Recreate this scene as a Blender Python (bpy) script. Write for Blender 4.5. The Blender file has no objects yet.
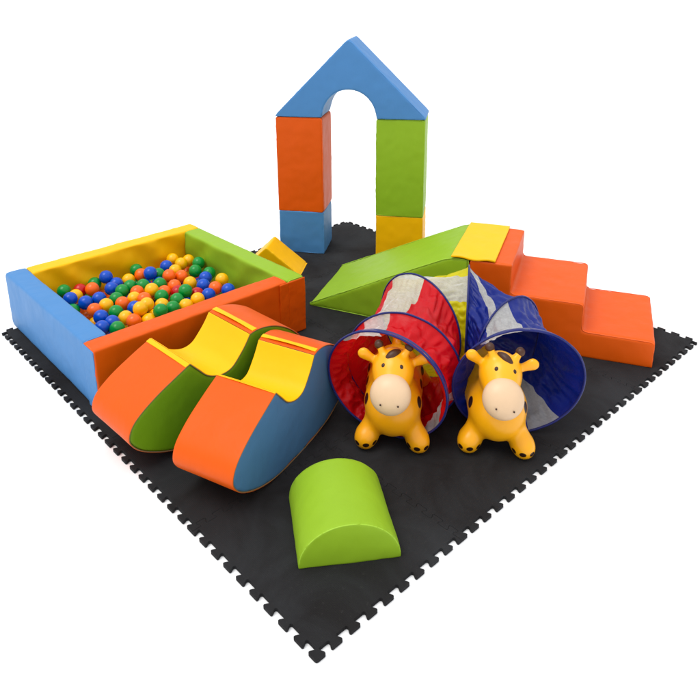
import bpy, bmesh, math, random
import numpy as np
from mathutils import Vector, Matrix, noise

S = bpy.context.scene
COL = S.collection
random.seed(7)
R_ = math.radians

# ------------------------------------------------------------------ materials
EXPO = 1.42          # how many times brighter than 1 the sky lights a level surface

def lin(c):
    c = c / 255.0
    return c / 12.92 if c <= .04045 else ((c + .055) / 1.055) ** 2.4

def srgb(r, g, b, k=EXPO):
    return (min(.9, lin(r) / k), min(.9, lin(g) / k), min(.9, lin(b) / k), 1)

def new_mat(name):
    m = bpy.data.materials.new(name)
    m.use_nodes = True
    nt = m.node_tree
    return m, nt, nt.nodes['Principled BSDF']

def coords(nt, scale=(1, 1, 1), kind='Object'):
    tc = nt.nodes.new('ShaderNodeTexCoord')
    mp = nt.nodes.new('ShaderNodeMapping')
    mp.inputs['Scale'].default_value = scale
    nt.links.new(tc.outputs[kind], mp.inputs['Vector'])
    return mp.outputs['Vector']

def tex_noise(nt, vec, scale, detail=3, rough=.5, dist=0):
    n = nt.nodes.new('ShaderNodeTexNoise')
    n.inputs['Scale'].default_value = scale
    n.inputs['Detail'].default_value = detail
    n.inputs['Roughness'].default_value = rough
    n.inputs['Distortion'].default_value = dist
    nt.links.new(vec, n.inputs['Vector'])
    return n.outputs['Fac']

def bump(nt, b, layers):
    prev = None
    for h, strength, dist in layers:
        n = nt.nodes.new('ShaderNodeBump')
        n.inputs['Strength'].default_value = strength
        n.inputs['Distance'].default_value = dist
        nt.links.new(h, n.inputs['Height'])
        if prev:
            nt.links.new(prev, n.inputs['Normal'])
        prev = n.outputs['Normal']
    nt.links.new(prev, b.inputs['Normal'])

def vary(nt, b, col, fac, amount):
    mx = nt.nodes.new('ShaderNodeMix'); mx.data_type = 'RGBA'
    mx.inputs['A'].default_value = tuple(c * (1 - amount) for c in col[:3]) + (1,)
    mx.inputs['B'].default_value = tuple(min(1, c * (1 + amount)) for c in col[:3]) + (1,)
    nt.links.new(fac, mx.inputs['Factor'])
    nt.links.new(mx.outputs['Result'], b.inputs['Base Color'])
    return mx

def vinyl(name, col, rough=.46, wrinkle=.35):
    m, nt, b = new_mat(name)
    v = coords(nt)
    big = tex_noise(nt, v, 5, 2, .5, .3)
    mid = tex_noise(nt, coords(nt, (1, 1, .35)), 22, 3, .55, .6)
    fine = tex_noise(nt, v, 750, 2, .5)
    vary(nt, b, col, tex_noise(nt, v, 9, 4, .6), .055)
    b.inputs['Roughness'].default_value = rough
    b.inputs['Specular IOR Level'].default_value = .19
    rr = nt.nodes.new('ShaderNodeMapRange')
    rr.inputs['To Min'].default_value = rough - .07
    rr.inputs['To Max'].default_value = rough + .09
    nt.links.new(mid, rr.inputs['Value'])
    nt.links.new(rr.outputs['Result'], b.inputs['Roughness'])
    bump(nt, b, [(big, wrinkle * .6, .02), (mid, wrinkle * .5, .008), (fine, .12, .0006)])
    return m

def plastic(name, col, rough=.22, spec=.5):
    m, nt, b = new_mat(name)
    v = coords(nt)
    vary(nt, b, col, tex_noise(nt, v, 30, 3, .6), .05)
    b.inputs['Roughness'].default_value = rough
    b.inputs['Specular IOR Level'].default_value = spec
    bump(nt, b, [(tex_noise(nt, v, 60, 3, .6), .04, .002)])
    return m

def nylon(name, col, trans=.25):
    m, nt, b = new_mat(name)
    v = coords(nt)
    vary(nt, b, col, tex_noise(nt, v, 14, 4, .6), .10)
    b.inputs['Roughness'].default_value = .38
    b.inputs['Specular IOR Level'].default_value = .28
    bump(nt, b, [(tex_noise(nt, v, 14, 3, .5, 1.0), .4, .012), (tex_noise(nt, v, 60, 3, .6, .8), .2, .003)])
    tr = nt.nodes.new('ShaderNodeBsdfTranslucent')
    tr.inputs['Color'].default_value = tuple(min(1, c * 1.2) for c in col[:3]) + (1,)
    mx = nt.nodes.new('ShaderNodeMixShader'); mx.inputs['Fac'].default_value = trans
    nt.links.new(b.outputs[0], mx.inputs[1]); nt.links.new(tr.outputs[0], mx.inputs[2])
    nt.links.new(mx.outputs[0], nt.nodes['Material Output'].inputs['Surface'])
    return m

def gauze(name, col, clear=.4):
    m, nt, b = new_mat(name)
    v = coords(nt)
    vary(nt, b, col, tex_noise(nt, v, 20, 4, .6, 1), .12)
    b.inputs['Roughness'].default_value = .6
    b.inputs['Specular IOR Level'].default_value = .3
    bump(nt, b, [(tex_noise(nt, coords(nt, (1, .35, 1)), 30, 3, .6, 1.5), .4, .006)])
    tp = nt.nodes.new('ShaderNodeBsdfTransparent')
    tr = nt.nodes.new('ShaderNodeBsdfTranslucent'); tr.inputs['Color'].default_value = col
    m1 = nt.nodes.new('ShaderNodeMixShader'); m1.inputs['Fac'].default_value = .3
    nt.links.new(b.outputs[0], m1.inputs[1]); nt.links.new(tr.outputs[0], m1.inputs[2])
    fac = nt.nodes.new('ShaderNodeMapRange')
    fac.inputs['To Min'].default_value = clear - .2
    fac.inputs['To Max'].default_value = clear + .2
    nt.links.new(tex_noise(nt, coords(nt, (1, .3, 1)), 60, 4, .65, 2.2), fac.inputs['Value'])
    mx = nt.nodes.new('ShaderNodeMixShader')
    nt.links.new(fac.outputs['Result'], mx.inputs['Fac'])
    nt.links.new(m1.outputs[0], mx.inputs[1]); nt.links.new(tp.outputs[0], mx.inputs[2])
    nt.links.new(mx.outputs[0], nt.nodes['Material Output'].inputs['Surface'])
    return m

C_ORANGE = srgb(250, 99, 4); C_GREEN = srgb(160, 202, 44); C_YELLOW = (.9, .465, 0, 1); C_BLUE = srgb(86, 150, 214)
M_ORANGE = vinyl('orange_vinyl', C_ORANGE)
M_GREEN = vinyl('lime_vinyl', C_GREEN)
M_YELLOW = vinyl('yellow_vinyl', C_YELLOW)
M_BLUE = vinyl('sky_blue_vinyl', C_BLUE)
M_DGREEN = vinyl('shaded_lime_vinyl', srgb(124, 166, 18))  # lime with the shade between the rockers put into the colour
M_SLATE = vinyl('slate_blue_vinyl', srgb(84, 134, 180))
def light(c, k=1.25, a=.02): return tuple(min(.9, v * k + a) for v in c[:3]) + (1,)
P_ORANGE = vinyl('orange_piping', light(C_ORANGE), .4, 0)
P_GREEN = vinyl('lime_piping', light(C_GREEN), .4, 0)
P_YELLOW = vinyl('yellow_piping', light(C_YELLOW, 1.0), .4, 0)
P_BLUE = vinyl('blue_piping', light(C_BLUE), .4, 0)
P_GREY = vinyl('grey_piping', srgb(150, 120, 80), .5, 0)
PIPE = {M_ORANGE.name: P_ORANGE, M_GREEN.name: P_GREEN, M_YELLOW.name: P_YELLOW, M_BLUE.name: P_BLUE}

# ------------------------------------------------------------------ helpers
def link(name, me, mat, parent=None, smooth=True):
    if mat and not me.materials:
        me.materials.append(mat)
    if smooth:
        me.polygons.foreach_set('use_smooth', [True] * len(me.polygons))
    o = bpy.data.objects.new(name, me)
    COL.objects.link(o)
    if parent:
        o.parent = parent
    return o

def pydata(name, vs, fs):
    me = bpy.data.meshes.new(name)
    me.from_pydata([tuple(v) for v in vs], [], [tuple(f) for f in fs])
    me.update()
    return me

def tag(o, label, cat, group=None, kind=None):
    if label: o['label'] = label
    if cat: o['category'] = cat
    if group: o['group'] = group
    if kind: o['kind'] = kind
    return o

def thing(name, label, cat, loc=(0, 0, 0), rz=0, group=None):
    o = bpy.data.objects.new(name, None)
    o.empty_display_size = .05
    COL.objects.link(o)
    o.location = loc; o.rotation_euler = (0, 0, rz)
    return tag(o, label, cat, group)

def prism_mesh(outline, y0, y1):
    """closed outline of (x, z), extruded from y0 to y1"""
    n = len(outline)
    vs = [(x, y0, z) for x, z in outline] + [(x, y1, z) for x, z in outline]
    fs = [tuple(range(n)), tuple(range(2 * n - 1, n - 1, -1))]
    fs += [(i, i + n, (i + 1) % n + n, (i + 1) % n) for i in range(n)]
    me = pydata('p', vs, fs)
    bm = bmesh.new(); bm.from_mesh(me)
    bmesh.ops.recalc_face_normals(bm, faces=bm.faces)
    bm.to_mesh(me); bm.free()
    return me

def soften(me, voxel=.008, iters=4, amp=.0016, freq=9, disp=None):
    """remesh to an even skin, round the edges, and give the padded surface its unevenness"""
    lo_y = min(v.co.y for v in me.vertices); hi_y = max(v.co.y for v in me.vertices)
    o = bpy.data.objects.new('t', me); COL.objects.link(o)
    r = o.modifiers.new('r', 'REMESH'); r.mode = 'VOXEL'; r.voxel_size = voxel
    s = o.modifiers.new('s', 'SMOOTH'); s.factor = .5; s.iterations = iters
    bpy.context.view_layer.update()
    dg = bpy.context.evaluated_depsgraph_get()
    out = bpy.data.meshes.new_from_object(o.evaluated_get(dg))
    bpy.data.objects.remove(o)
    out.materials.clear()
    if amp or disp:
        off = Vector((random.random() * 50, random.random() * 50, random.random() * 50))
        nrm = [v.normal.copy() for v in out.vertices]
        for v, nn in zip(out.vertices, nrm):
            p = v.co
            d = amp * noise.noise(p * freq + off) + amp * .45 * noise.noise(p * freq * 3.3 + off)
            if disp:
                d += disp(p, nn)
            if abs(nn.y) < .5:      # puckers where the skin is gathered into the seam
                e = min(p.y - lo_y, hi_y - p.y)
                d += .0032 * noise.noise(Vector((p.x * 38, p.y * 9, p.z * 38)) + off) * math.exp(-e / .018)
            v.co = p + nn * d
    return out

def catmull(pts, closed, per):
    n = len(pts); out = []
    rng = range(n if closed else n - 1)
    for i in rng:
        p0 = pts[(i - 1) % n] if closed or i > 0 else pts[0]
        p1 = pts[i]; p2 = pts[(i + 1) % n]
        p3 = pts[(i + 2) % n] if closed or i + 2 < n else pts[-1]
        for k in range(per):
            t = k / per
            out.append(tuple(.5 * ((2 * b) + (c - a) * t + (2 * a - 5 * b + 4 * c - d) * t * t + (3 * b - a - 3 * c + d) * t ** 3)
                             for a, b, c, d in zip(p0, p1, p2, p3)))
    if not closed: out.append(tuple(pts[-1]))
    return out

def tube_mesh(pts, r, closed=False, seg=8):
    pts = [Vector(p) for p in pts]; n = len(pts)
    vs, fs = [], []
    prev = None
    for i, p in enumerate(pts):
        a = pts[(i - 1) % n] if closed or i > 0 else p
        b = pts[(i + 1) % n] if closed or i < n - 1 else p
        t = (b - a).normalized()
        if prev is None:
            ref = Vector((0, 0, 1)) if abs(t.z) < .9 else Vector((1, 0, 0))
            s = t.cross(ref).normalized()
        else:
            s = (prev - t * prev.dot(t))
            s = s.normalized() if s.length > 1e-6 else t.orthogonal().normalized()
        prev = s; u = t.cross(s)
        rr = r(i / max(1, n - 1)) if callable(r) else r
        for k in range(seg):
            an = 2 * math.pi * k / seg
            vs.append(p + s * (math.cos(an) * rr) + u * (math.sin(an) * rr))
    m = n if closed else n - 1
    for i in range(m):
        for k in range(seg):
            a = i * seg + k; b = i * seg + (k + 1) % seg
            j = (i + 1) % n
            fs.append((a, b, j * seg + (k + 1) % seg, j * seg + k))
    if not closed:
        fs.append(tuple(range(seg - 1, -1, -1))); fs.append(tuple(range((n - 1) * seg, n * seg)))
    return pydata('tube', vs, fs)

def join_meshes(ms):
    bm = bmesh.new()
    for m in ms:
        bm.from_mesh(m)
    me = bpy.data.meshes.new('j'); bm.to_mesh(me); bm.free()
    return me

def dense(outline, step=.012):
    out = []
    n = len(outline)
    for i in range(n):
        a, b = outline[i], outline[(i + 1) % n]
        L = math.hypot(b[0] - a[0], b[1] - a[1]); k = max(1, int(L / step))
        out += [(a[0] + (b[0] - a[0]) * j / k, a[1] + (b[1] - a[1]) * j / k) for j in range(k)]
    return out

def piping_mesh(outline, ys, r=.0021, inset=.0032):
    """cord sewn along the rim of both end faces, drawn in from the mathematical edge"""
    d = dense(outline)
    for _ in range(3):
        n = len(d)
        d = [((d[i - 1][0] + 2 * d[i][0] + d[(i + 1) % n][0]) / 4, (d[i - 1][1] + 2 * d[i][1] + d[(i + 1) % n][1]) / 4) for i in range(n)]
    area = sum(d[i - 1][0] * d[i][1] - d[i][0] * d[i - 1][1] for i in range(len(d)))
    sg = 1 if area > 0 else -1
    n = len(d); q = []
    for i in range(n):
        a, b = d[i - 1], d[(i + 1) % n]
        tx, tz = b[0] - a[0], b[1] - a[1]; L = math.hypot(tx, tz) or 1
        q.append((d[i][0] - sg * tz / L * inset * 1.0 * -1 * -1, d[i][1] + sg * tx / L * inset * 1.0))
    mid = (ys[0] + ys[1]) / 2
    return [tube_mesh([(x, y + (inset if y < mid else -inset) * .9, z + .0006 * noise.noise(Vector((x * 20, y, z * 20)))) for x, z in q], r, True, 6) for y in ys]

def wall_disp(amp=.003, slope=.9, freq=26, axis=0):
    def f(p, n):
        if abs(n.z) > .5: return 0
        h = (p.x if axis == 0 else p.y)
        w = math.sin(freq * (h + slope * p.z) + 2.5 * noise.noise(p * 4)) + .5 * noise.noise(p * 14)
        return amp * w * max(0, 1 - abs((p.z - .146) / .146) ** 3)
    return f

def pipe_on(o, outline, ys, mat, swap=False):
    for pm in piping_mesh(outline, ys):
        if swap: pm.transform(Matrix(((0, 1, 0, 0), (1, 0, 0, 0), (0, 0, 1, 0), (0, 0, 0, 1))))
        link('piping', pm, mat, o)

def soft_block(name, outline, y0, y1, mat, parent=None, voxel=.0075, amp=.0016, disp=None, pipe=True, iters=4, pipemat=None):
    me = soften(prism_mesh(outline, y0, y1), voxel, iters, amp, 9, disp)
    o = link(name, me, mat, parent)
    if pipe:
        pipe_on(o, outline, (y0, y1), pipemat or PIPE[mat.name])
    return o

def box_outline(x0, x1, z0, z1): return [(x0, z0), (x1, z0), (x1, z1), (x0, z1)]

# ------------------------------------------------------------------ floor under the mat
MATZ = .012
me = pydata('floor', [(-400, -400, 0), (400, -400, 0), (400, 400, 0), (-400, 400, 0)], [(0, 1, 2, 3)])
mF, ntF, bF = new_mat('white_floor_paint')
bF.inputs['Base Color'].default_value = (.9, .9, .9, 1)
bF.inputs['Roughness'].default_value = 1; bF.inputs['Specular IOR Level'].default_value = 0
fl = link('floor', me, mF, smooth=False); fl.location.z = -MATZ - .002
tag(fl, None, None, None, 'structure')

# ------------------------------------------------------------------ puzzle mat, 4 x 4 tiles
T = .6; NT = 9; PITCH = T / NT
def foam_mat():
    m, nt, b = new_mat('black_foam')
    tc = nt.nodes.new('ShaderNodeNewGeometry')
    pos = tc.outputs['Position']
    def sc(v):
        mp = nt.nodes.new('ShaderNodeMapping'); mp.inputs['Scale'].default_value = v
        nt.links.new(pos, mp.inputs['Vector']); return mp.outputs['Vector']
    stain = tex_noise(nt, pos, 3.2, 6, .62, .6)
    ramp = nt.nodes.new('ShaderNodeValToRGB')
    ramp.color_ramp.elements[0].position = .32; ramp.color_ramp.elements[0].color = srgb(33, 30, 30)
    ramp.color_ramp.elements[1].position = .68; ramp.color_ramp.elements[1].color = srgb(53, 54, 56)
    nt.links.new(stain, ramp.inputs['Fac'])
    dust = tex_noise(nt, pos, 60, 4, .7)
    r2 = nt.nodes.new('ShaderNodeMapRange'); r2.inputs['From Min'].default_value = .6; r2.inputs['From Max'].default_value = .78
    r2.inputs['To Max'].default_value = .5
    nt.links.new(dust, r2.inputs['Value'])
    mx = nt.nodes.new('ShaderNodeMix'); mx.data_type = 'RGBA'
    mx.inputs['B'].default_value = srgb(70, 68, 66)
    nt.links.new(r2.outputs['Result'], mx.inputs['Factor']); nt.links.new(ramp.outputs['Color'], mx.inputs['A'])
    nt.links.new(mx.outputs['Result'], b.inputs['Base Color'])
    b.inputs['Roughness'].default_value = .75
    b.inputs['Specular IOR Level'].default_value = .12
    w1 = nt.nodes.new('ShaderNodeTexWave'); w1.inputs['Scale'].default_value = 60; w1.bands_direction = 'X'
    w1.inputs['Distortion'].default_value = .4
    w2 = nt.nodes.new('ShaderNodeTexWave'); w2.inputs['Scale'].default_value = 60; w2.bands_direction = 'Y'
    w2.inputs['Distortion'].default_value = .4
    nt.links.new(pos, w1.inputs['Vector']); nt.links.new(pos, w2.inputs['Vector'])
    mu = nt.nodes.new('ShaderNodeMath'); mu.operation = 'MULTIPLY'
    nt.links.new(w1.outputs['Fac'], mu.inputs[0]); nt.links.new(w2.outputs['Fac'], mu.inputs[1])
    bump(nt, b, [(tex_noise(nt, pos, 7, 3, .5), .25, .01), (mu.outputs[0], .5, .0012), (tex_noise(nt, pos, 300, 2, .6), .4, .001)])
    return m
M_FOAM = foam_mat()

TIP, VAL = -.009, .014
def edge_profile():
    """one tile side as (along, across) from corner to corner, dovetail teeth towards minus"""
    pts = [(0, TIP)]
    hw_t, hw_n = .0195, .0125        # half width at the tip and at the neck
    for k in range(NT):
        c0, c1 = k * PITCH, (k + 1) * PITCH
        wt = hw_t + (.006 if k == 0 else 0); wn = hw_n + (.006 if k == 0 else 0)
        wt1 = hw_t + (.004 if k == NT - 1 else 0); wn1 = hw_n + (.004 if k == NT - 1 else 0)
        # leaving tab at c0
        pts += [(c0 + wt - .004, TIP), (c0 + wt - .001, TIP + .0012), (c0 + wt, TIP + .005), (c0 + wt - .0015, TIP + .009),
                (c0 + wn + .0008, VAL - .006), (c0 + wn + .0012, VAL - .002), (c0 + wn + .004, VAL)]
        pts += [(c1 - wn1 - .004, VAL), (c1 - wn1 - .0012, VAL - .002), (c1 - wn1 - .0008, VAL - .006),
                (c1 - wt1 + .0015, TIP + .009), (c1 - wt1, TIP + .005), (c1 - wt1 + .001, TIP + .0012), (c1 - wt1 + .004, TIP)]
    pts += [(T, TIP)]
    return pts
EP = edge_profile()
TILE_LABEL = {(0, 0): 'puzzle tile at the mat corner nearest the viewer, in front of the green half cylinder',
 (1, 0): "puzzle tile on the mat's right edge, just in front of the right giraffe",
 (2, 0): "puzzle tile on the mat's right edge, beside the mouth of the blue tunnel",
 (3, 0): "puzzle tile at the mat's right hand corner, under the lowest orange step",
 (0, 1): "puzzle tile on the mat's left edge, before the front end of the blue sided rocker",
 (0, 2): "puzzle tile on the mat's left edge, under the near corner of the ball pit",
 (0, 3): "puzzle tile at the mat's left hand corner, under the pit's blue wall",
 (1, 1): 'puzzle tile under the left giraffe and the mouth of the red tunnel',
 (2, 1): 'puzzle tile under the bend of the play tunnel, behind the right giraffe',
 (3, 1): "puzzle tile on the mat's far right edge, under the middle of the orange steps",
 (1, 2): 'puzzle tile between the red tunnel and the orange wall of the ball pit',
 (2, 2): 'puzzle tile at the low tip of the green ramp, in front of the arch',
 (3, 2): "puzzle tile on the mat's far right edge, under the arch's yellow foot",
 (1, 3): "puzzle tile on the mat's far left edge, under the far end of the pit",
 (2, 3): "puzzle tile on the mat's far left edge, under the arch's blue foot",
 (3, 3): "puzzle tile at the mat's farthest corner, seen through the arch"}
def jit(i, j, o):
    rr = random.Random(i * 31 + j * 7 + o); return rr.uniform(-.0006, .0006)
for i in range(4):
    for j in range(4):
        loop = [(x, y) for x, y in EP[:-1]]
        loop += [(T + y, x) for x, y in EP[:-1]]
        # start of side at (TIP,TIP): fix corners so neighbouring sides meet
        bot = [(x if 0 < k < len(EP) - 1 else (TIP if k == 0 else T + TIP), y) for k, (x, y) in enumerate(EP)]
        rig = [(T + y, x) for x, y in bot]
        top = [(x, T + y) for x, y in bot][::-1]
        lef = [(y, x) for x, y in bot][::-1]
        loop = bot[:-1] + rig[:-1] + top[:-1] + lef[:-1]
        n = len(loop); g = .0004
        if (i, j) == (0, 0): loop[0:1] = [(TIP, TIP + .009), (TIP + .001, TIP + .004), (TIP + .004, TIP + .001), (TIP + .009, TIP)]; n = len(loop)
        q = []
        for k in range(n):
            a, b = loop[k - 1], loop[(k + 1) % n]
            tx, ty = b[0] - a[0], b[1] - a[1]; L = math.hypot(tx, ty) or 1
            q.append((loop[k][0] - ty / L * g, loop[k][1] + tx / L * g))
        e = .0008
        q2 = []
        for k in range(n):
            a, b = q[k - 1], q[(k + 1) % n]
            tx, ty = b[0] - a[0], b[1] - a[1]; L = math.hypot(tx, ty) or 1
            q2.append((q[k][0] - ty / L * e, q[k][1] + tx / L * e))
        vs = [(x, y, -MATZ) for x, y in q] + [(x, y, -e) for x, y in q] + [(x, y, 0) for x, y in q2]
        fs = [(k, (k + 1) % n, (k + 1) % n + n, k + n) for k in range(n)] + [(k + n, (k + 1) % n + n, (k + 1) % n + 2 * n, k + 2 * n) for k in range(n)]
        fs += [tuple(range(2 * n, 3 * n)), tuple(range(n - 1, -1, -1))]
        o = link('puzzle_mat_tile', pydata('tile', vs, fs), M_FOAM, smooth=False)
        o.location = (i * T, j * T, 0)
        tag(o, TILE_LABEL[(i, j)], 'floor tile', 'puzzle mat tiles')

# ------------------------------------------------------------------ ball pit
px, py, pa, PW, PD, PT, PH = .053, 1.3764, -.0079, 1.0742, 1.0608, .103, .292
pit = thing('ball_pit', 'square padded ball pit with a blue, a yellow, a green and an orange wall', 'ball pit', (px, py, 0), pa)
g = .0015
# every wall as a box (x0,x1,y0,y1); the cross section goes in the prism outline
def wall_box(x0, x1, y0, y1, mat, lab, disp):
    me = prism_mesh(box_outline(x0, x1, 0, PH), y0, y1)
    long_y = (y1 - y0) > (x1 - x0)
    me = soften(me, .0085, 4, .0022, 7, disp)
    o = link('wall', me, mat, pit); o['label'] = lab
    if long_y: pipe_on(o, box_outline(x0, x1, 0, PH), (y0, y1), PIPE[mat.name])
    else: pipe_on(o, box_outline(y0, y1, 0, PH), (x0, x1), PIPE[mat.name], True)
    return o
wb = wall_box(g, PT, PT + g, PD, M_BLUE, 'sky blue padded wall', wall_disp(.0012, .3, 14, 1))
wy = wall_box(PT + g, PW, PD - PT, PD - g, M_YELLOW, 'yellow padded wall creased on its inside', wall_disp(.010, .9, 27, 0))
wg = wall_box(PW - PT, PW, g, PD - PT - g, M_GREEN, 'lime green padded wall', wall_disp(.007, .8, 24, 1))
wo = wall_box(0, PW - PT - g, 0, PT, M_ORANGE, 'orange padded wall', wall_disp(.0035, .5, 16, 0))
# flaps of the neighbour's cover folded over two of the ends
def flap(wall, x0, x1, y0, y1, mat, lab):
    o = link('corner_flap', soften(prism_mesh(box_outline(x0, x1, .004, PH - .005), y0, y1), .004, 3, .0016, 16), mat, wall)
    o['label'] = lab
flap(wo, PW - PT + .004, PW + .004, -.006, .002, M_ORANGE, 'orange flap folded over the end of the green wall')
flap(wo, PW - PT - .05, PW - PT + .006, -.005, .002, M_ORANGE, 'orange flap edge beside the crease')
flap(wb, -.005, .003, .003, PT + .004, M_BLUE, 'blue flap folded over the left end of the orange wall')
link('floor_pad', soften(prism_mesh(box_outline(PT, PW - PT, .002, .038), PT, PD - PT), .012, 2, .001), M_BLUE, pit)

# balls
BALLS = """G283,2265,178 Y309,2183,170 R359,2246,165 O400,2190,177 G455,2287,158 B507,2254,191 B484,2146,168 B534,2196,162 G565,2099,170 Y604,2196,162 G695,2284,165 O672,2182,176 B649,2100,148 G503,2065,175 G446,2013,168 B382,2071,170 B312,2071,172 B262,2133,187 G247,2079,147 Y373,1973,172 O305,1954,175 B299,1871,172 B317,1792,167 G304,1712,171 O442,1939,170 Y512,1952,169 O556,2006,171 O533,1886,182 B464,1855,169 Y387,1796,165 O394,1727,172 Y453,1790,143 Y502,1801,193 G375,1872,171 B254,1762,174 Y618,1984,148 B834,2200,171 Y913,2268,171 Y913,2176,172 Y977,2204,164 Y839,2114,171 O825,2025,170 O759,2037,190 G984,2108,176 G913,2029,174 G968,1977,161 B911,1925,167 B847,1844,171 Y815,1922,168 Y954,1832,174 O869,1765,175 B906,1705,172 G747,2128,173 B713,2071,150 B688,2107,205 O732,1939,172 O664,1923,165 R712,1872,167 G719,1807,193 G656,1783,173 Y601,1934,194 G616,1864,177 Y574,1787,170 G595,1719,173 Y518,1752,146 Y447,1759,205 Y461,1712,156 Y664,1714,163 Y736,1723,170 R779,1798,159 B806,1733,169 G679,1993,181 G612,2047,177 G519,1698,191 B430,1895,75 Y381,1705,75 O317,2099,75 G378,2226,75 O273,2165,75 G985,1844,75 B554,2287,75 G514,2001,75 O270,1664,75 B861,2166,75 B308,2226,75 O790,2161,75 Y445,2102,75 G917,2003,75 G435,1613,75 B810,2229,75 B634,2023,75 G700,2287,75 Y592,2227,75 G917,1862,75 O484,2287,75 Y914,1511,75 Y624,2165,75 G457,1960,75 O450,2032,75 Y855,1830,75 G950,1642,75 Y985,1985,75 G479,1800,75 O220,1719,75 Y327,2013,75 O526,1932,75 G669,2223,75 R737,2208,75 O521,2225,75 O695,1989,75 B393,1990,75 Y379,1513,75 G915,1581,75 Y563,1525,75 G195,2282,75 O195,2170,75 O819,1769,75 G381,2070,75 O703,1511,75 G450,2225,75 R598,1656,75 Y297,1789,75 B844,1511,75 B957,2061,75 O515,2094,75 Y944,2184,75 G413,2287,75 B367,1925,75 O343,2165,75 B647,1860,75 B768,1899,75 O237,2226,75 Y195,1852,75 G366,1773,75 B768,1969,75 Y494,1574,75 G855,1967,75 Y570,1740,75 B708,1707,75 Y412,1826,75 Y312,1720,75 O917,1933,75 O693,2153,75 B292,1596,75 G201,1650,75 B195,1977,75 Y985,1581,75 O838,1898,75 R915,2120,75 G784,1830,75 O222,1583,75 B715,1842,75 G195,2048,75 B554,2152,75 B630,1929,75 G448,1682,75 O890,2230,75 B484,2164,75 B778,1705,75 O931,2287,75 Y266,1977,75 O809,1642,75 R985,2126,75 O668,1649,75 Y985,1511,75 G773,1511,75 O700,1918,75 B227,1789,75 G613,1798,75 G368,1584,75 O749,1770,75 G633,1518,75 B816,2025,75 Y561,1596,75 Y685,2071,75 B772,1581,75 O844,1581,75 O738,1644,75 G746,2107,75 Y702,1581,75 Y577,1883,75 Y747,2036,75 O496,1869,75 O230,2109,75 Y985,1703,75 O879,1642,75 B347,1858,75 O567,2047,75 G636,1715,75 B266,2048,75 G770,2287,75 Y877,2061,75 G413,2165,75 G580,1978,75 Y985,1914,75 O985,2242,75 Y497,1732,75 G273,2287,75 Y678,1771,75 Y631,1589,75 B917,1721,75 B917,1791,75 O266,1852,75 B227,1914,75 B528,1669,75 Y297,1914,75 Y343,2287,75 O850,2287,75 Y546,1820,75 B619,2094,75 G848,1705,75 Y339,1648,75 O985,1773,75 G629,2287,75 G816,2096,75"""
BC = {'G': ('green', srgb(0, 158, 58)), 'Y': ('yellow', (.9, .44, 0, 1)), 'O': ('orange', (.9, .125, .004, 1)), 'B': ('blue', srgb(0, 86, 215)), 'R': ('red', srgb(214, 18, 20))}
BM = {k: plastic(v[0] + '_ball_plastic', v[1], .24, .36) for k, v in BC.items()}
def ball_mesh(k):
    bm = bmesh.new()
    bmesh.ops.create_icosphere(bm, subdivisions=4, radius=.0352)
    for v in bm.verts:                       # moulding seam
        if abs(v.co.z) < .0012: v.co *= 1.006
        v.co *= 1 + .006 * noise.noise(v.co * 40)
    me = bpy.data.meshes.new('ball'); bm.to_mesh(me); bm.free()
    me.materials.append(BM[k]); me.polygons.foreach_set('use_smooth', [True] * len(me.polygons))
    return me
BME = {k: ball_mesh(k) for k in BC}
rb = random.Random(3)
for idx, s in enumerate(BALLS.split()):
    k = s[0]; x, y, z = (int(t) / 1000 for t in s[1:].split(','))
    o = bpy.data.objects.new('play_ball', BME[k]); COL.objects.link(o)
    o.location = (x, y, z); o.rotation_euler = (rb.uniform(0, 6), rb.uniform(0, 6), rb.uniform(0, 6))
    lab = 'glossy %s plastic play ball lying among the others in the ball pit' % BC[k][0]
    if idx == 2: lab = 'bright red play ball near the yellow wall at the left end of the ball pit'
    if idx == 0: lab = 'green play ball in the left corner of the pit where blue and yellow walls meet'
    if idx == 10: lab = 'green play ball resting highest against the middle of the yellow wall'
    tag(o, lab, 'ball', 'play balls in the ball pit')

# ------------------------------------------------------------------ arch: five stacked blocks
AX, AY, AA, AW, AD, H1, H2, AG, HR = 1.6963, 2.2836, -.9493, .2924, .252, .2775, .6017, .3252, .4584
def arch_pt(u, v, z): c, s = math.cos(AA), math.sin(AA); return (AX + c * u - s * v, AY + s * u + c * v, z)
def arch_block(name, label, cat, u0, z0, w, h, mat, rot=0, du=0, dv=0, d=AD):
    me = soften(prism_mesh(box_outline(0, w, 0, h), 0, d), .0075, 4, .003, 6)
    o = link(name, me, mat); o.location = arch_pt(u0 + du, dv, z0); o.rotation_euler = (0, 0, AA + rot)
    pipe_on(o, box_outline(0, w, 0, h), (0, d), PIPE[mat.name])
    return tag(o, label, cat, 'foam blocks of the arch')
arch_block('foam_block', 'sky blue foam cube under the orange pillar of the arch', 'foam block', 0, 0, AW - .004, H1, M_BLUE, .012, .004, -.004)
arch_block('foam_block', 'tall orange foam block forming the left pillar of the arch', 'foam block', 0, H1, AW, H2 - .002, M_ORANGE, -.006)
arch_block('foam_block', 'yellow foam cube under the green pillar of the arch', 'foam block', AW + AG, 0, AW - .004, H1, M_YELLOW, .01, .002, .0)
arch_block('foam_block', 'tall green foam block forming the right pillar of the arch', 'foam block', AW + AG, H1, AW - .003, H2 - .002, M_GREEN, .008)
Wd = 2 * AW + AG
rc = AG / 2 + .001
ol = [(0, 0), (AW - .001, 0)]
ol += [(Wd / 2 - rc * math.cos(t), rc * 1.04 * math.sin(t)) for t in [math.pi * k / 28 for k in range(1, 28)]]
ol += [(Wd - AW + .001, 0), (Wd, 0), (Wd, .012), (Wd / 2 + .012, HR - .004), (Wd / 2, HR), (Wd / 2 - .012, HR - .004), (0, .012)]
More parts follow.
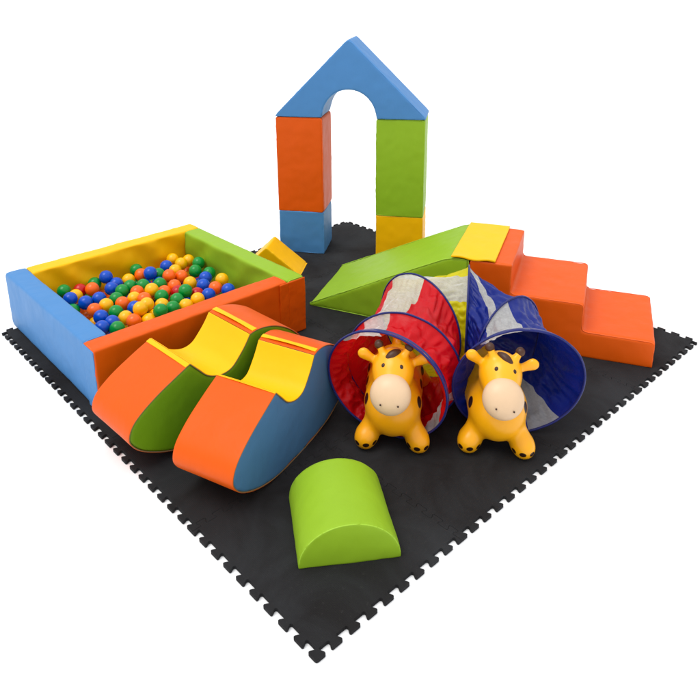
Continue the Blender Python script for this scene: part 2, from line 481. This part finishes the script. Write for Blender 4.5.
roof = link('foam_arch', soften(prism_mesh(ol, 0, AD + .01), .0075, 5, .003, 6), M_BLUE)
roof.location = arch_pt(0, -.004, H1 + H2); roof.rotation_euler = (0, 0, AA)
tag(roof, 'sky blue pointed foam roof with a round cut out, across both pillars', 'foam arch', 'foam blocks of the arch')
pipe_on(roof, ol, (0, AD + .01), P_BLUE)

# ------------------------------------------------------------------ yellow wedge behind the pit
a = math.atan2(.8, -.6)
wd = link('foam_wedge', soften(prism_mesh([(0, 0), (.375, 0), (.209, .163), (.203, .165), (.197, .163)], -.2, 0), .007, 4, .002, 7), M_YELLOW)
wd.location = (1.535, 1.889, 0); wd.rotation_euler = (0, 0, a)
tag(wd, 'yellow triangular foam wedge between the ball pit and the arch', 'foam wedge')
pipe_on(wd, [(0, 0), (.375, 0), (.203, .165)], (-.2, 0), P_YELLOW)

# ------------------------------------------------------------------ steps, ramp and joining pad
SX, SY, SA, SD = 2.007, .0338, -1.1113, .5069
r1, r2, r3, h1, h2, h3 = .3025, .3262, .1952, .1264, .2606, .4025
ol = [(0, 0), (0, h1), (-r1, h1), (-r1, h2), (-r1 - r2, h2), (-r1 - r2, h3), (-r1 - r2 - r3, h3), (-r1 - r2 - r3, 0)]
st = link('foam_steps', soften(prism_mesh(ol, 0, SD), .0085, 4, .003, 5), M_ORANGE)
st.location = (SX, SY, 0); st.rotation_euler = (0, 0, SA)
tag(st, 'orange padded foam block of three steps descending to the right', 'foam steps')
pipe_on(st, ol, (0, SD), P_ORANGE)
# seams where one step's cover meets the next
for zz, xx in ((h1, -r1), (h2, -r1 - r2)):
    link('seam', tube_mesh([(xx - .001, .002 + k * (SD - .004) / 40, zz - .0005 + .0008 * noise.noise(Vector((k * .9, zz * 9, 0)))) for k in range(41)], .0022, False, 6), P_ORANGE, st)
def st_pt(u, v): c, s = math.cos(SA), math.sin(SA); return Vector((SX + c * u - s * v, SY + s * u + c * v, 0))
e0, e1 = st_pt(-r1 - r2 - r3 - .004, 0), st_pt(-r1 - r2 - r3 - .004, SD)
t0, t1 = Vector((1.322, 1.556, 0)), Vector((1.803, 1.815, 0))
H = h3 - .003
prof = [(0, 0), (0, .012), (.1, .055), (.3, .143), (.5, .231), (.7, .318), (.86, H - .014), (.915, H), (1, H), (1, 0)]
vs = []
for A, B in ((t0, e0), (t1, e1)):
    for s, z in prof:
        p = A.lerp(B, s); vs.append((p.x, p.y, z))
n = len(prof)
fs = [tuple(range(n)), tuple(range(2 * n - 1, n - 1, -1))] + [(i, i + n, (i + 1) % n + n, (i + 1) % n) for i in range(n)]
me = pydata('ramp', [(x - t0.x, y - t0.y, z) for x, y, z in vs], fs)
bm = bmesh.new(); bm.from_mesh(me); bmesh.ops.recalc_face_normals(bm, faces=bm.faces); bm.to_mesh(me); bm.free()
rp = link('foam_ramp', soften(me, .0085, 4, .003, 5), M_GREEN); rp.location = (t0.x, t0.y, 0)
tag(rp, 'long lime green padded ramp rising to the top of the orange steps', 'foam ramp')
cords = []
for side in (0, 1):
    pts = [Vector(vs[side * n + i]) - Vector((t0.x, t0.y, 0)) for i in range(n)]
    pts = [pts[i].lerp(pts[(i + 1) % n], k / 8) for i in range(n) for k in range(8)]
    other = Vector(vs[(1 - side) * n + 3]) - Vector(vs[side * n + 3]); other.z = 0; other.normalize()
    cords.append(tube_mesh([p + other * .0025 + Vector((0, 0, -.001 if p.z > .1 else .002)) for p in pts], .0021, True, 6))
for c_ in cords: link('piping', c_, P_GREEN, rp)
# loose yellow pad laid over the joint
pu0, pu1 = -r1 - r2 - r3 - .085, -r1 - r2 - .075
vs, fs = [], []
NU, NV = 26, 44
top = []
for lay in (0, 1):
    for i in range(NU + 1):
        for k in range(NV + 1):
            u = pu0 + (pu1 - pu0) * i / NU; v = -.004 + (SD - .0) * k / NV
            p = st_pt(u, v)
            z = H + .0055 + .0025 * noise.noise(Vector((u * 11, v * 11, 3))) + .004 * max(0, 1 - i / 3) * 0
            if k < 3: z += .004 * (3 - k) / 3 * math.sin(i * .35)
            vs.append((p.x, p.y, z + (.010 if lay else 0)))
def gid(l, i, k): return l * (NU + 1) * (NV + 1) + i * (NV + 1) + k
for i in range(NU):
    for k in range(NV):
        fs.append((gid(1, i, k), gid(1, i + 1, k), gid(1, i + 1, k + 1), gid(1, i, k + 1)))
        fs.append((gid(0, i, k), gid(0, i, k + 1), gid(0, i + 1, k + 1), gid(0, i + 1, k)))
for i in range(NU):
    fs.append((gid(0, i, 0), gid(0, i + 1, 0), gid(1, i + 1, 0), gid(1, i, 0))); fs.append((gid(0, i + 1, NV), gid(0, i, NV), gid(1, i, NV), gid(1, i + 1, NV)))
for k in range(NV):
    fs.append((gid(0, 0, k + 1), gid(0, 0, k), gid(1, 0, k), gid(1, 0, k + 1))); fs.append((gid(0, NU, k), gid(0, NU, k + 1), gid(1, NU, k + 1), gid(1, NU, k)))
c0 = st_pt(pu0, 0)
pad = link('vinyl_pad', pydata('pad', [(x - c0.x, y - c0.y, z - H) for x, y, z in vs], fs), M_YELLOW)
bv = pad.modifiers.new('b', 'BEVEL'); bv.width = .003; bv.segments = 3; bv.limit_method = 'ANGLE'
pad.location = (c0.x, c0.y, H)
tag(pad, 'flat yellow vinyl pad lying over the joint of green ramp and orange steps', 'pad')

# ------------------------------------------------------------------ half cylinder
HX, HY, HA, HRr, HL, HZ = .2737, .1586, -.5901, .1569, .3037, .1414
ol = [(-HRr, 0), (HRr, 0), (HRr, .006)] + [(HRr * math.cos(t), .006 + (HZ - .006) * math.sin(t)) for t in [math.pi * k / 40 for k in range(1, 40)]] + [(-HRr, .006)]
hc = link('foam_half_cylinder', soften(prism_mesh(ol, 0, HL), .006, 4, .0022, 7), M_GREEN)
hc.location = (HX, HY, 0); hc.rotation_euler = (0, 0, HA)
tag(hc, 'lime green foam half cylinder lying flat side down near the front corner', 'foam block')
pipe_on(hc, ol, (0, HL), P_GREEN)

# ------------------------------------------------------------------ rockers
bottom = [(.60, .018), (.46, .003), (.33, 0), (.20, .006), (.12, .022), (.046, .050)]
front = [(-.018, .088), (-.052, .125), (-.062, .158), (-.045, .200), (-.005, .236), (.06, .275), (.13, .308), (.20, .339)]
saddle = [(.232, .303), (.268, .264), (.31, .243), (.35, .238), (.39, .250), (.43, .285), (.46, .318)]
back = [(.485, .352), (.525, .358), (.58, .352), (.64, .332), (.70, .298), (.75, .252), (.785, .20), (.793, .15), (.773, .10), (.71, .052)]
def strip_mesh(path, y0, y1, off, th, ny=26, amp=.0012, bow=None):
    P_ = [Vector((x, z)) for x, z in path]; n = len(P_)
    N_ = []
    for i in range(n):
        t = (P_[min(i + 1, n - 1)] - P_[max(i - 1, 0)]).normalized(); N_.append(Vector((t.y, -t.x)))
    # outward = away from the rocker's middle line
    vs, fs = [], []
    for lay in (0, 1):
        for i in range(n):
            for k in range(ny + 1):
                f = k / ny; y = y0 + (y1 - y0) * f
                d = off + (th if lay else 0) + amp * noise.noise(Vector((P_[i].x * 12, y * 12, P_[i].y * 12)))
                if bow: d += bow(i / (n - 1), f)
                q = P_[i] + N_[i] * d * SGN
                vs.append((q.x, y, q.y))
    def G(l, i, k): return l * n * (ny + 1) + i * (ny + 1) + k
    for i in range(n - 1):
        for k in range(ny):
            fs.append((G(1, i, k), G(1, i, k + 1), G(1, i + 1, k + 1), G(1, i + 1, k)))
            fs.append((G(0, i, k), G(0, i + 1, k), G(0, i + 1, k + 1), G(0, i, k + 1)))
        fs.append((G(0, i, 0), G(1, i, 0), G(1, i + 1, 0), G(0, i + 1, 0))); fs.append((G(0, i, ny), G(0, i + 1, ny), G(1, i + 1, ny), G(1, i, ny)))
    for k in range(ny):
        fs.append((G(0, 0, k), G(0, 0, k + 1), G(1, 0, k + 1), G(1, 0, k))); fs.append((G(0, n - 1, k + 1), G(0, n - 1, k), G(1, n - 1, k), G(1, n - 1, k + 1)))
    me = pydata('strip', vs, fs)
    bm = bmesh.new(); bm.from_mesh(me); bmesh.ops.recalc_face_normals(bm, faces=bm.faces); bm.to_mesh(me); bm.free()
    return me
SGN = -1
def rocker(x, y, a, w, k, side_mat, label, tail=1.0, lip=7):
    def sc(pts): return [(.35 + (s - .35) * k * (tail if s > .35 else 1), z * k) for s, z in pts]
    t = thing('foam_rocker', label, 'foam rocker', (x, y, 0), a + math.pi / 2, 'foam rockers')
    full_b = catmull(sc([back[-1]] + bottom + front), False, 5)
    full_s = catmull(sc([front[-1]] + saddle + [back[0]]), False, 5)
    full_k = catmull(sc(back), False, 5)
    ring = full_b[:-1] + full_s[:-1] + full_k[:-1]
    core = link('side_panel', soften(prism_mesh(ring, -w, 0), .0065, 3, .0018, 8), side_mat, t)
    yy = (-w - .0006, .0006)
    def cover(name, path, off, th, mat, amp=.0012, ys=yy, bow=None):
        o = link(name, strip_mesh(path, ys[0], ys[1], off, th, 26, amp, bow), mat, t)
        b = o.modifiers.new('b', 'BEVEL'); b.width = .0012; b.segments = 2; b.limit_method = 'ANGLE'
        return o
    cover('cover', full_b, .0004, .0026, M_ORANGE)['label'] = 'orange vinyl cover of the front lobe'
    cover('cover', full_k, .0004, .0026, M_ORANGE)['label'] = 'orange vinyl cover of the back lobe'
    sad = full_s
    cover('saddle', sad, .0012, .0030, M_YELLOW)['label'] = 'yellow vinyl seat dip'
    # lips of the yellow cover sewn past the two crests, lifting a little off the orange
    lipf = catmull(sc([front[-2], front[-1]]), False, 10)
    lipf = lipf[lip:]
    o = cover('flap', lipf, .0018, .0036, M_YELLOW, .001, yy, lambda s, f: .0025 * (1 - s) * math.sin(math.pi * f) - .0015 * s)
    lipb = catmull(sc(back[:3]), False, 10)
    o = cover('flap', lipb[5:11], .0028, .0028, M_YELLOW, .001, (-w + .004, .0006), lambda s, f: .006 * math.sin(math.pi * f) * (1 - s))
    d = dense(ring, .01)
    cords = []
    for yv in (-w + .0004, -.0004):
        cords.append(tube_mesh([(px_, yv, pz_) for px_, pz_ in d], .0019, True, 6))
    for c_ in cords: link('piping', c_, P_GREY, t)
    return t
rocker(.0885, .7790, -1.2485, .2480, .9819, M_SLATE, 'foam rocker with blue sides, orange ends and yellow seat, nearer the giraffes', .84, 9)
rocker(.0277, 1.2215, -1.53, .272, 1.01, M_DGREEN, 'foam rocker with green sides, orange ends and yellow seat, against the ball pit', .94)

# ------------------------------------------------------------------ play tunnel (three pop-up sections bent round)
N_RED = nylon('red_nylon', srgb(240, 10, 26), .3)
N_BLUE = nylon('navy_nylon', srgb(12, 38, 142), .16)
N_YEL = nylon('yellow_nylon', srgb(250, 236, 20), .3)
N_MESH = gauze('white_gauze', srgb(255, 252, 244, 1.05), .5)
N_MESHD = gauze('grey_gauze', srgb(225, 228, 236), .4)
N_BIND = nylon('navy_binding', srgb(34, 42, 118), 0)
RG = [((.778, .492, .234), .372, .126, .234), ((.924, .541, .232), .445, .02, .230), ((1.221, .713, .236), -.05, .0, .231),
      ((1.416, .607, .237), -.94, 0, .235), ((1.355, .355, .222), -1.6, 0, .220), ((1.137, .163, .240), -2.32, -.148, .240)]
TC = Vector((1.1, .45, 0))
def ring(i, phi, ins=0):
    c, az, tl, R = RG[i]
    n = Vector((math.cos(az) * math.cos(tl), math.sin(az) * math.cos(tl), math.sin(tl)))
    r = Vector((math.sin(az), -math.cos(az), 0)); up = r.cross(n)
    return Vector(c) + (R - ins) * (math.cos(phi) * up + math.sin(phi) * r)
tun = thing('play_tunnel', 'nylon pop-up play tunnel bent in a curve, one mouth red and the other navy blue', 'play tunnel', TC)
def tpoint(seg, phi, t):
    phi = phi + .07 * math.sin(math.pi * t) * noise.noise(Vector((math.cos(phi) * 2.5, math.sin(phi) * 2.5, t * 5 + seg * 3)))
    a, b = ring(seg, phi), ring(seg + 1, phi)
    # inner side of a bend bunches, outer side stretches
    p = a.lerp(b, t)
    ax = Vector(RG[seg][0]).lerp(Vector(RG[seg + 1][0]), t)
    env = math.sin(math.pi * t) ** .6
    d = (ax - p); L = d.length or 1; d /= L
    q = Vector((math.cos(phi) * 2.2, math.sin(phi) * 2.2, t * 1.1 + seg * 9))
    w = noise.noise(q * 1.3) * .016 + (.5 - abs(noise.noise(q * 2.6 + Vector((3, 9, 1))))) * .026 + noise.noise(p * 16) * .007 + abs(noise.noise(p * 24)) * .007
    ripple = .0028 * math.sin(phi * 38 + 3 * noise.noise(p * 6)) * (1 - env * .6)
    sag = .016 + .012 * max(0, math.cos(phi))
    p = p + d * (env * (sag + w) + ripple * min(1, 6 * min(t, 1 - t) + .1))
    p.z = max(p.z, .004 + .004 * t * (1 - t))
    return p - TC
def panel(name, seg, a0, a1, b0, b1, mat, label=None):
    a0, a1, b0, b1 = map(R_, (a0, a1, b0, b1))
    NA = max(4, int(max(a1 - a0, b1 - b0) / R_(1.6))); NT_ = 46
    vs, fs = [], []
    for i in range(NT_ + 1):
        t = i / NT_
        for k in range(NA + 1):
            f = k / NA
            phi = (a0 + (b0 - a0) * t) * (1 - f) + (a1 + (b1 - a1) * t) * f
            vs.append(tpoint(seg, phi, t))
    for i in range(NT_):
        for k in range(NA):
            q = i * (NA + 1) + k
            fs.append((q, q + 1, q + NA + 2, q + NA + 1))
    o = link(name, pydata('fab', vs, fs), mat, tun)
    if label: o['label'] = label
    return o
# segments: (solid colour, sectors of gauze)
panel('gauze_panel', 0, -46, -4, -44, -13, N_MESH, 'white see-through gauze of the red section, upper left')
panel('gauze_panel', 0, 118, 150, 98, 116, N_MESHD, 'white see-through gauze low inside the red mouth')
panel('nylon_panel', 0, -4, 118, -13, 98, N_RED, 'crumpled red nylon'); panel('nylon_panel', 0, 150, 314, 116, 316, N_RED, 'crumpled red nylon')
panel('gauze_panel', 1, -40, 0, -46, 6, N_MESH, 'white see-through gauze behind the second hoop')
panel('nylon_panel', 1, 0, 320, 6, 314, N_RED, 'crumpled red nylon')
panel('gauze_panel', 2, -40, 34, 10, 46, N_MESH, 'pale see-through gauze of the yellow section')
panel('nylon_panel', 2, 34, 320, 46, 370, N_YEL, 'yellow nylon')
panel('gauze_panel', 3, -20, -4, 26, 43, N_MESH, 'narrow white gauze strip below the peak of the tunnel')
panel('nylon_panel', 3, -4, 340, 43, 386, N_BLUE, 'navy blue nylon')
panel('gauze_panel', 4, 6, 46, -12, 41, N_MESH, 'square white gauze patch above the blue mouth')
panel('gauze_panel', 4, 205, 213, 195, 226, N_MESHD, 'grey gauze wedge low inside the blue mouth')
panel('nylon_panel', 4, 46, 205, 41, 195, N_BLUE, 'navy blue nylon'); panel('nylon_panel', 4, 213, 366, 226, 348, N_BLUE, 'navy blue nylon')
for i in range(6):
    pts = []
    for k in range(120):
        ph = 2 * math.pi * k / 120
        p = ring(i, ph); p += Vector((0, 0, .002 * noise.noise(p * 18)))
        p.z = max(p.z, .006); pts.append(p - TC)
    o = link('hoop', tube_mesh(pts, .0044 if i in (0, 5) else .0042, True, 8), N_BIND, tun)
    if i in (0, 5): o['label'] = 'navy bound wire hoop at the %s mouth' % ('red' if i == 0 else 'blue')
    if i in (0, 5):          # hem of cloth folded over the hoop
        vs, fs = [], []
        j = 1 if i == 0 else 4
        for q in range(5):
            for k in range(121):
                ph = 2 * math.pi * k / 120
                a = ring(i, ph); b = ring(j, ph); d = (b - a).normalized(); inw = (Vector(RG[i][0]) - a).normalized()
                p = a + d * (.004 + .0045 * q) - inw * (.0035 - .0009 * q + .0012 * noise.noise(a * 30 + Vector((q, 0, 0))))
                p.z = max(p.z, .004); vs.append(p - TC)
        for q in range(4):
            for k in range(120):
                z = q * 121 + k; fs.append((z, z + 1, z + 122, z + 121))
        link('hem', pydata('hem', vs, fs), N_BIND, tun)

# ------------------------------------------------------------------ bouncing giraffes
def surface_nets(V, org, h):
    ins = V < 0
    nx, ny, nz = V.shape
    c = np.zeros((nx - 1, ny - 1, nz - 1), int)
    for dx in (0, 1):
        for dy in (0, 1):
            for dz in (0, 1):
                c += ins[dx:nx - 1 + dx, dy:ny - 1 + dy, dz:nz - 1 + dz]
    act = (c > 0) & (c < 8)
    idx = -np.ones(act.shape, int); cells = np.argwhere(act); idx[act] = np.arange(len(cells))
    acc = np.zeros((len(cells), 3)); cnt = np.zeros(len(cells))
    ci, cj, ck = cells.T
    cor = [(a, b, d) for a in (0, 1) for b in (0, 1) for d in (0, 1)]
    for p in cor:
        for ax in range(3):
            if p[ax]: continue
            q = list(p); q[ax] = 1
            v0 = V[ci + p[0], cj + p[1], ck + p[2]]; v1 = V[ci + q[0], cj + q[1], ck + q[2]]
            m = (v0 < 0) != (v1 < 0)
            t = np.where(m, v0 / np.where(m, v0 - v1, 1), 0)
            pt = np.tile(np.array(p, float), (len(cells), 1)); pt[:, ax] += t
            acc[m] += pt[m]; cnt[m] += 1
    verts = (cells + acc / cnt[:, None]) * h + org
    faces = []
    for ax in range(3):
        sl0 = [slice(None)] * 3; sl1 = [slice(None)] * 3
        sl0[ax] = slice(0, -1); sl1[ax] = slice(1, None)
        a = ins[tuple(sl0)]; b = ins[tuple(sl1)]
        e = np.argwhere(a != b)
        u, v = (ax + 1) % 3, (ax + 2) % 3
        e = e[(e[:, u] > 0) & (e[:, v] > 0) & (e[:, u] < V.shape[u] - 1) & (e[:, v] < V.shape[v] - 1)]
        fl_ = a[tuple(e.T)]
        def g(du, dv):
            k = e.copy(); k[:, u] -= du; k[:, v] -= dv; return idx[tuple(k.T)]
        q = np.stack([g(0, 0), g(1, 0), g(1, 1), g(0, 1)], 1)
        q[~fl_] = q[~fl_][:, ::-1]
        faces.append(q)
    return verts, np.concatenate(faces)

def smin(a, b, k):
    h = np.clip(.5 + .5 * (b - a) / k, 0, 1)
    return b * (1 - h) + a * h - k * h * (1 - h)

def giraffe(x, y, a, head_yaw, head_roll, body_bend, label, spot_seed, tint, head_y=0, tuft=1):
    org = np.array([-.50, -.19, -.01]); h = .0048
    gx, gy, gz = [np.arange(o, e_, h) for o, e_ in zip(org, (.17, .19, .52))]
    X, Y, Z = np.meshgrid(gx, gy, gz, indexing='ij')
    def cap(p, q, r0, r1, sx=1, sy=1, sz=1):
        p = np.array(p, float); q = np.array(q, float); d = q - p; L = d @ d
        ux, uy, uz = X - p[0], Y - p[1], Z - p[2]
        t = np.clip((ux * d[0] + uy * d[1] + uz * d[2]) / max(L, 1e-9), 0, 1)
        wx, wy, wz = (ux - t * d[0]) / sx, (uy - t * d[1]) / sy, (uz - t * d[2]) / sz
        return np.sqrt(wx ** 2 + wy ** 2 + wz ** 2) - (r0 + (r1 - r0) * t)
    HC = Vector((.0, head_y, .325))
    HR_ = Matrix.Rotation(head_yaw, 4, 'Z') @ Matrix.Rotation(head_roll, 4, 'X')
    def hp(px_, py_, pz_):
        return tuple(HC + HR_.to_3x3() @ (Vector((px_, py_, pz_)) - Vector((0, 0, .325))))
    bb = body_bend
    f = cap((-.31, bb, .142), (-.18, bb * .5, .145), .102, .098)
    f = smin(f, cap((-.18, bb * .5, .148), (-.05, 0, .158), .098, .102), .05)
    f = smin(f, cap((-.06, 0, .20), tuple(HC), .080, .066), .04)
    f = smin(f, cap((-.05, 0, .15), (-.025, 0, .14), .096, .090), .03)
    f = smin(f, cap(hp(-.012, 0, .332), hp(.0, 0, .329), .0695, .0695), .02)
    f = smin(f, cap(hp(.0, 0, .325), hp(.070, 0, .288), .066, .060), .02)
    for s in (-1, 1):
        f = smin(f, cap((-.03, s * .055, .105), (.0, s * .092, .052), .042, .040), .020)
        f = smin(f, cap((-.004, s * .093, .042), (.012, s * .098, .041), .0425, .0405, 1, 1, 1.02), .012)
        f = smin(f, cap((-.33, bb + s * .06, .12), (-.385, bb + s * .105, .044), .055, .043), .03)
        f = smin(f, cap(hp(.004, s * .032, .378), hp(-.010, s * .050, .410), .0160, .0120), .010)
        # ear: flattened leaf pointing out and up
        f = smin(f, cap(hp(-.018, s * .066, .348), hp(-.016, s * .108, .374), .0135, .0225, .62, 1, 1), .012)
    f = smin(f, cap((-.385, bb * 1.1, .19), (-.43, bb * 1.1, .252), .022, .015), .02)
    f = smin(f, cap(hp(-.04, 0, .36), hp(-.085, 0, .27), .02, .02, 1, .7, 1), .02)
    f = np.maximum(f, .0015 - Z)
    vs, fs = surface_nets(f, org, h)
    t = thing('giraffe_toy', label, 'toy giraffe', (x, y, 0), a)
    me = pydata('body', vs, fs)
    bm = bmesh.new(); bm.from_mesh(me)
    for _ in range(2): bmesh.ops.smooth_vert(bm, verts=bm.verts, factor=.5, use_axis_x=True, use_axis_y=True, use_axis_z=True)
    bmesh.ops.recalc_face_normals(bm, faces=bm.faces)
    bm.to_mesh(me); bm.free()
    # skin with spots and hooves
    m, nt, b = new_mat('giraffe_skin')
    v = coords(nt)
    yel = (.9, tint, .003, 1)
    base = vary(nt, b, yel, tex_noise(nt, v, 8, 3, .6), .05)
    b.inputs['Roughness'].default_value = .31; b.inputs['Specular IOR Level'].default_value = .42
    bump(nt, b, [(tex_noise(nt, v, 14, 3, .5), .12, .004), (tex_noise(nt, v, 420, 2, .5), .06, .0006)])
    rs = random.Random(spot_seed)
    spots = []
    for s in (-1, 1):
        for th in (-55 - 8 * s, -8 * s, 55 - 8 * s):
            c = (.012 + .040 * math.cos(R_(th)), s * .098 + .040 * math.sin(R_(th)), .036)
            spots.append((c, (.0125, .0125, .0095)))
        spots.append(((-.022, s * .093, .185), (.017, .022, .024)))
        spots.append(((-.09, s * .098, .135), (.022, .022, .018)))
        spots.append(((-.155, s * .105, .18), (.024, .025, .017)))
        spots.append(((-.235, s * .115 + bb * .6, .215), (.02, .025, .02)))
        spots.append(((-.30, s * .12 + bb, .15), (.022, .025, .022)))
        spots.append(((-.20, s * .06 + bb * .6, .262), (.02, .017, .02)))
        spots.append(((-.33, s * .05 + bb, .285), (.024, .018, .02)))
    last = None
    for c, r in spots:
        mp = nt.nodes.new('ShaderNodeMapping'); mp.vector_type = 'POINT'
        mp.inputs['Scale'].default_value = tuple(1 / q for q in r)
        mp.inputs['Location'].default_value = tuple(-cc / q for cc, q in zip(c, r))
        nt.links.new(coords(nt), mp.inputs['Vector'])
        ln = nt.nodes.new('ShaderNodeVectorMath'); ln.operation = 'LENGTH'
        nt.links.new(mp.outputs['Vector'], ln.inputs[0])
        if last is None: last = ln.outputs['Value']
        else:
            mn = nt.nodes.new('ShaderNodeMath'); mn.operation = 'MINIMUM'
            nt.links.new(last, mn.inputs[0]); nt.links.new(ln.outputs['Value'], mn.inputs[1]); last = mn.outputs[0]
    mr = nt.nodes.new('ShaderNodeMapRange'); mr.inputs['From Min'].default_value = .93; mr.inputs['From Max'].default_value = 1.07
    mr.inputs['To Min'].default_value = 1; mr.inputs['To Max'].default_value = 0
    nt.links.new(last, mr.inputs['Value'])
    mx = nt.nodes.new('ShaderNodeMix'); mx.data_type = 'RGBA'; mx.inputs['B'].default_value = srgb(46, 22, 12)
    nt.links.new(mr.outputs['Result'], mx.inputs['Factor']); nt.links.new(base.outputs['Result'], mx.inputs['A'])
    nt.links.new(mx.outputs['Result'], b.inputs['Base Color'])
    link('body', me, m, t)
    # parts set on the head
    def blob(name, c, r, mat, rotm=None, sub=4, bumpy=0, lab=None):
        bm = bmesh.new(); bmesh.ops.create_icosphere(bm, subdivisions=sub, radius=1)
        for q in bm.verts:
            w = Vector((q.co.x * r[0], q.co.y * r[1], q.co.z * r[2]))
            if rotm: w = rotm @ w
            w += w.normalized() * bumpy * noise.noise(w * 60)
            q.co = Vector(hp(c[0] + w.x, c[1] + w.y, c[2] + w.z))
        me_ = bpy.data.meshes.new(name); bm.to_mesh(me_); bm.free()
        return link(name, me_, mat, t)
    tilt = Matrix.Rotation(-.5, 3, 'Y'); MZ = Vector((.102, 0, .290))
    blob('muzzle', MZ, (.048, .0715, .0715), M_CREAM, tilt)
    dn = Vector((.62, 0, .60))
    for s in (-1, 1):
        c = Vector((.0500, s * .0300, .3705))
        blob('eye', c, (.005, .0082, .0088), M_DARK, Matrix.Rotation(-.7, 3, 'Y'), 3)
        # nostril: pinhole low on the muzzle
        d2 = tilt @ Vector((.050 * .80, s * .0755 * .40, -.0755 * .46))
        blob('nostril', MZ + d2 * 1.0, (.0034, .0034, .0036), M_DARK, None, 2)
        blob('horn_tip', (-.013, s * .054, .417), (.0165, .0165, .0165), M_HORN, None, 3, .0008)
    # tuft of mane between the horns
    pts = [(.028, -.024 * tuft, .379), (.020, -.010 * tuft, .391), (.008, .006 * tuft, .400), (-.006, .024 * tuft, .402)]
    q = tube_mesh([hp(*p) for p in catmull(pts, False, 6)], lambda u: .004 + .0125 * math.sin(math.pi * min(1, u * .9 + .08)), False, 10)
    link('mane', q, M_HORN, t)
    return t
M_CREAM = plastic('cream_vinyl', srgb(250, 212, 170), .4, .4)
M_DARK = plastic('dark_brown_paint', srgb(62, 34, 18), .35, .4)
M_HORN = plastic('brown_horn_vinyl', srgb(82, 46, 24), .42, .4)
giraffe(.765, .445, -2.44, -.03, -.02, .0, 'yellow toy giraffe with cream muzzle standing in the mouth of the red tunnel', 1, .375)
giraffe(1.022, .168, -2.50, .13, -.15, -.045, 'yellow toy giraffe with cream muzzle standing in the mouth of the blue tunnel', 2, .40, .000, -1)

# ------------------------------------------------------------------ overcast sky, faint sun, camera
W = bpy.data.worlds.new('World'); S.world = W; W.use_nodes = True
nt = W.node_tree; bg = nt.nodes['Background']
tc = nt.nodes.new('ShaderNodeTexCoord'); sp = nt.nodes.new('ShaderNodeSeparateXYZ')
nt.links.new(tc.outputs['Generated'], sp.inputs[0])
mr = nt.nodes.new('ShaderNodeMapRange'); mr.inputs['To Min'].default_value = .55; mr.inputs['To Max'].default_value = 1
nt.links.new(sp.outputs['Z'], mr.inputs['Value'])
mc = nt.nodes.new('ShaderNodeMix'); mc.data_type = 'RGBA'; mc.inputs['A'].default_value = (0, 0, 0, 1); mc.inputs['B'].default_value = (.97, .99, 1.03, 1)
nt.links.new(mr.outputs['Result'], mc.inputs['Factor']); nt.links.new(mc.outputs['Result'], bg.inputs['Color'])
bg.inputs['Strength'].default_value = 1.42
L = bpy.data.lights.new('sun', 'SUN'); L.energy = 1.5; L.angle = R_(34); L.color = (1, .97, .92)
lo = bpy.data.objects.new('sun', L); COL.objects.link(lo)
lo.rotation_euler = Vector((-.42, .10, 1)).to_track_quat('Z', 'Y').to_euler()
lo.location = (1, 1, 5)

cx_, cy_, cz_, ya, pi_, ro, f_, pcx, pcy = -0.88491, -1.05415, 1.67216, 0.85128, 0.29954, -0.01881, 699.52459, 319.24851, 195.23491
w = Vector((math.cos(pi_) * math.cos(ya), math.cos(pi_) * math.sin(ya), -math.sin(pi_)))
r = Vector((math.sin(ya), -math.cos(ya), 0)); u = r.cross(w)
r2_ = r * math.cos(ro) + u * math.sin(ro); u2_ = -r * math.sin(ro) + u * math.cos(ro)
cam = bpy.data.cameras.new('camera'); co = bpy.data.objects.new('camera', cam); COL.objects.link(co)
co.matrix_world = Matrix(((r2_.x, u2_.x, -w.x, cx_), (r2_.y, u2_.y, -w.y, cy_), (r2_.z, u2_.z, -w.z, cz_), (0, 0, 0, 1)))
cam.sensor_width = 36; cam.lens = f_ / 700 * 36
cam.shift_x = (350 - pcx) / 700; cam.shift_y = (pcy - 350) / 700
cam.clip_start = .05; cam.clip_end = 2000
S.camera = co
S.render.engine = 'CYCLES'
S.view_settings.view_transform = 'Standard'; S.view_settings.look = 'None'
S.view_settings.exposure = 0; S.view_settings.gamma = 1
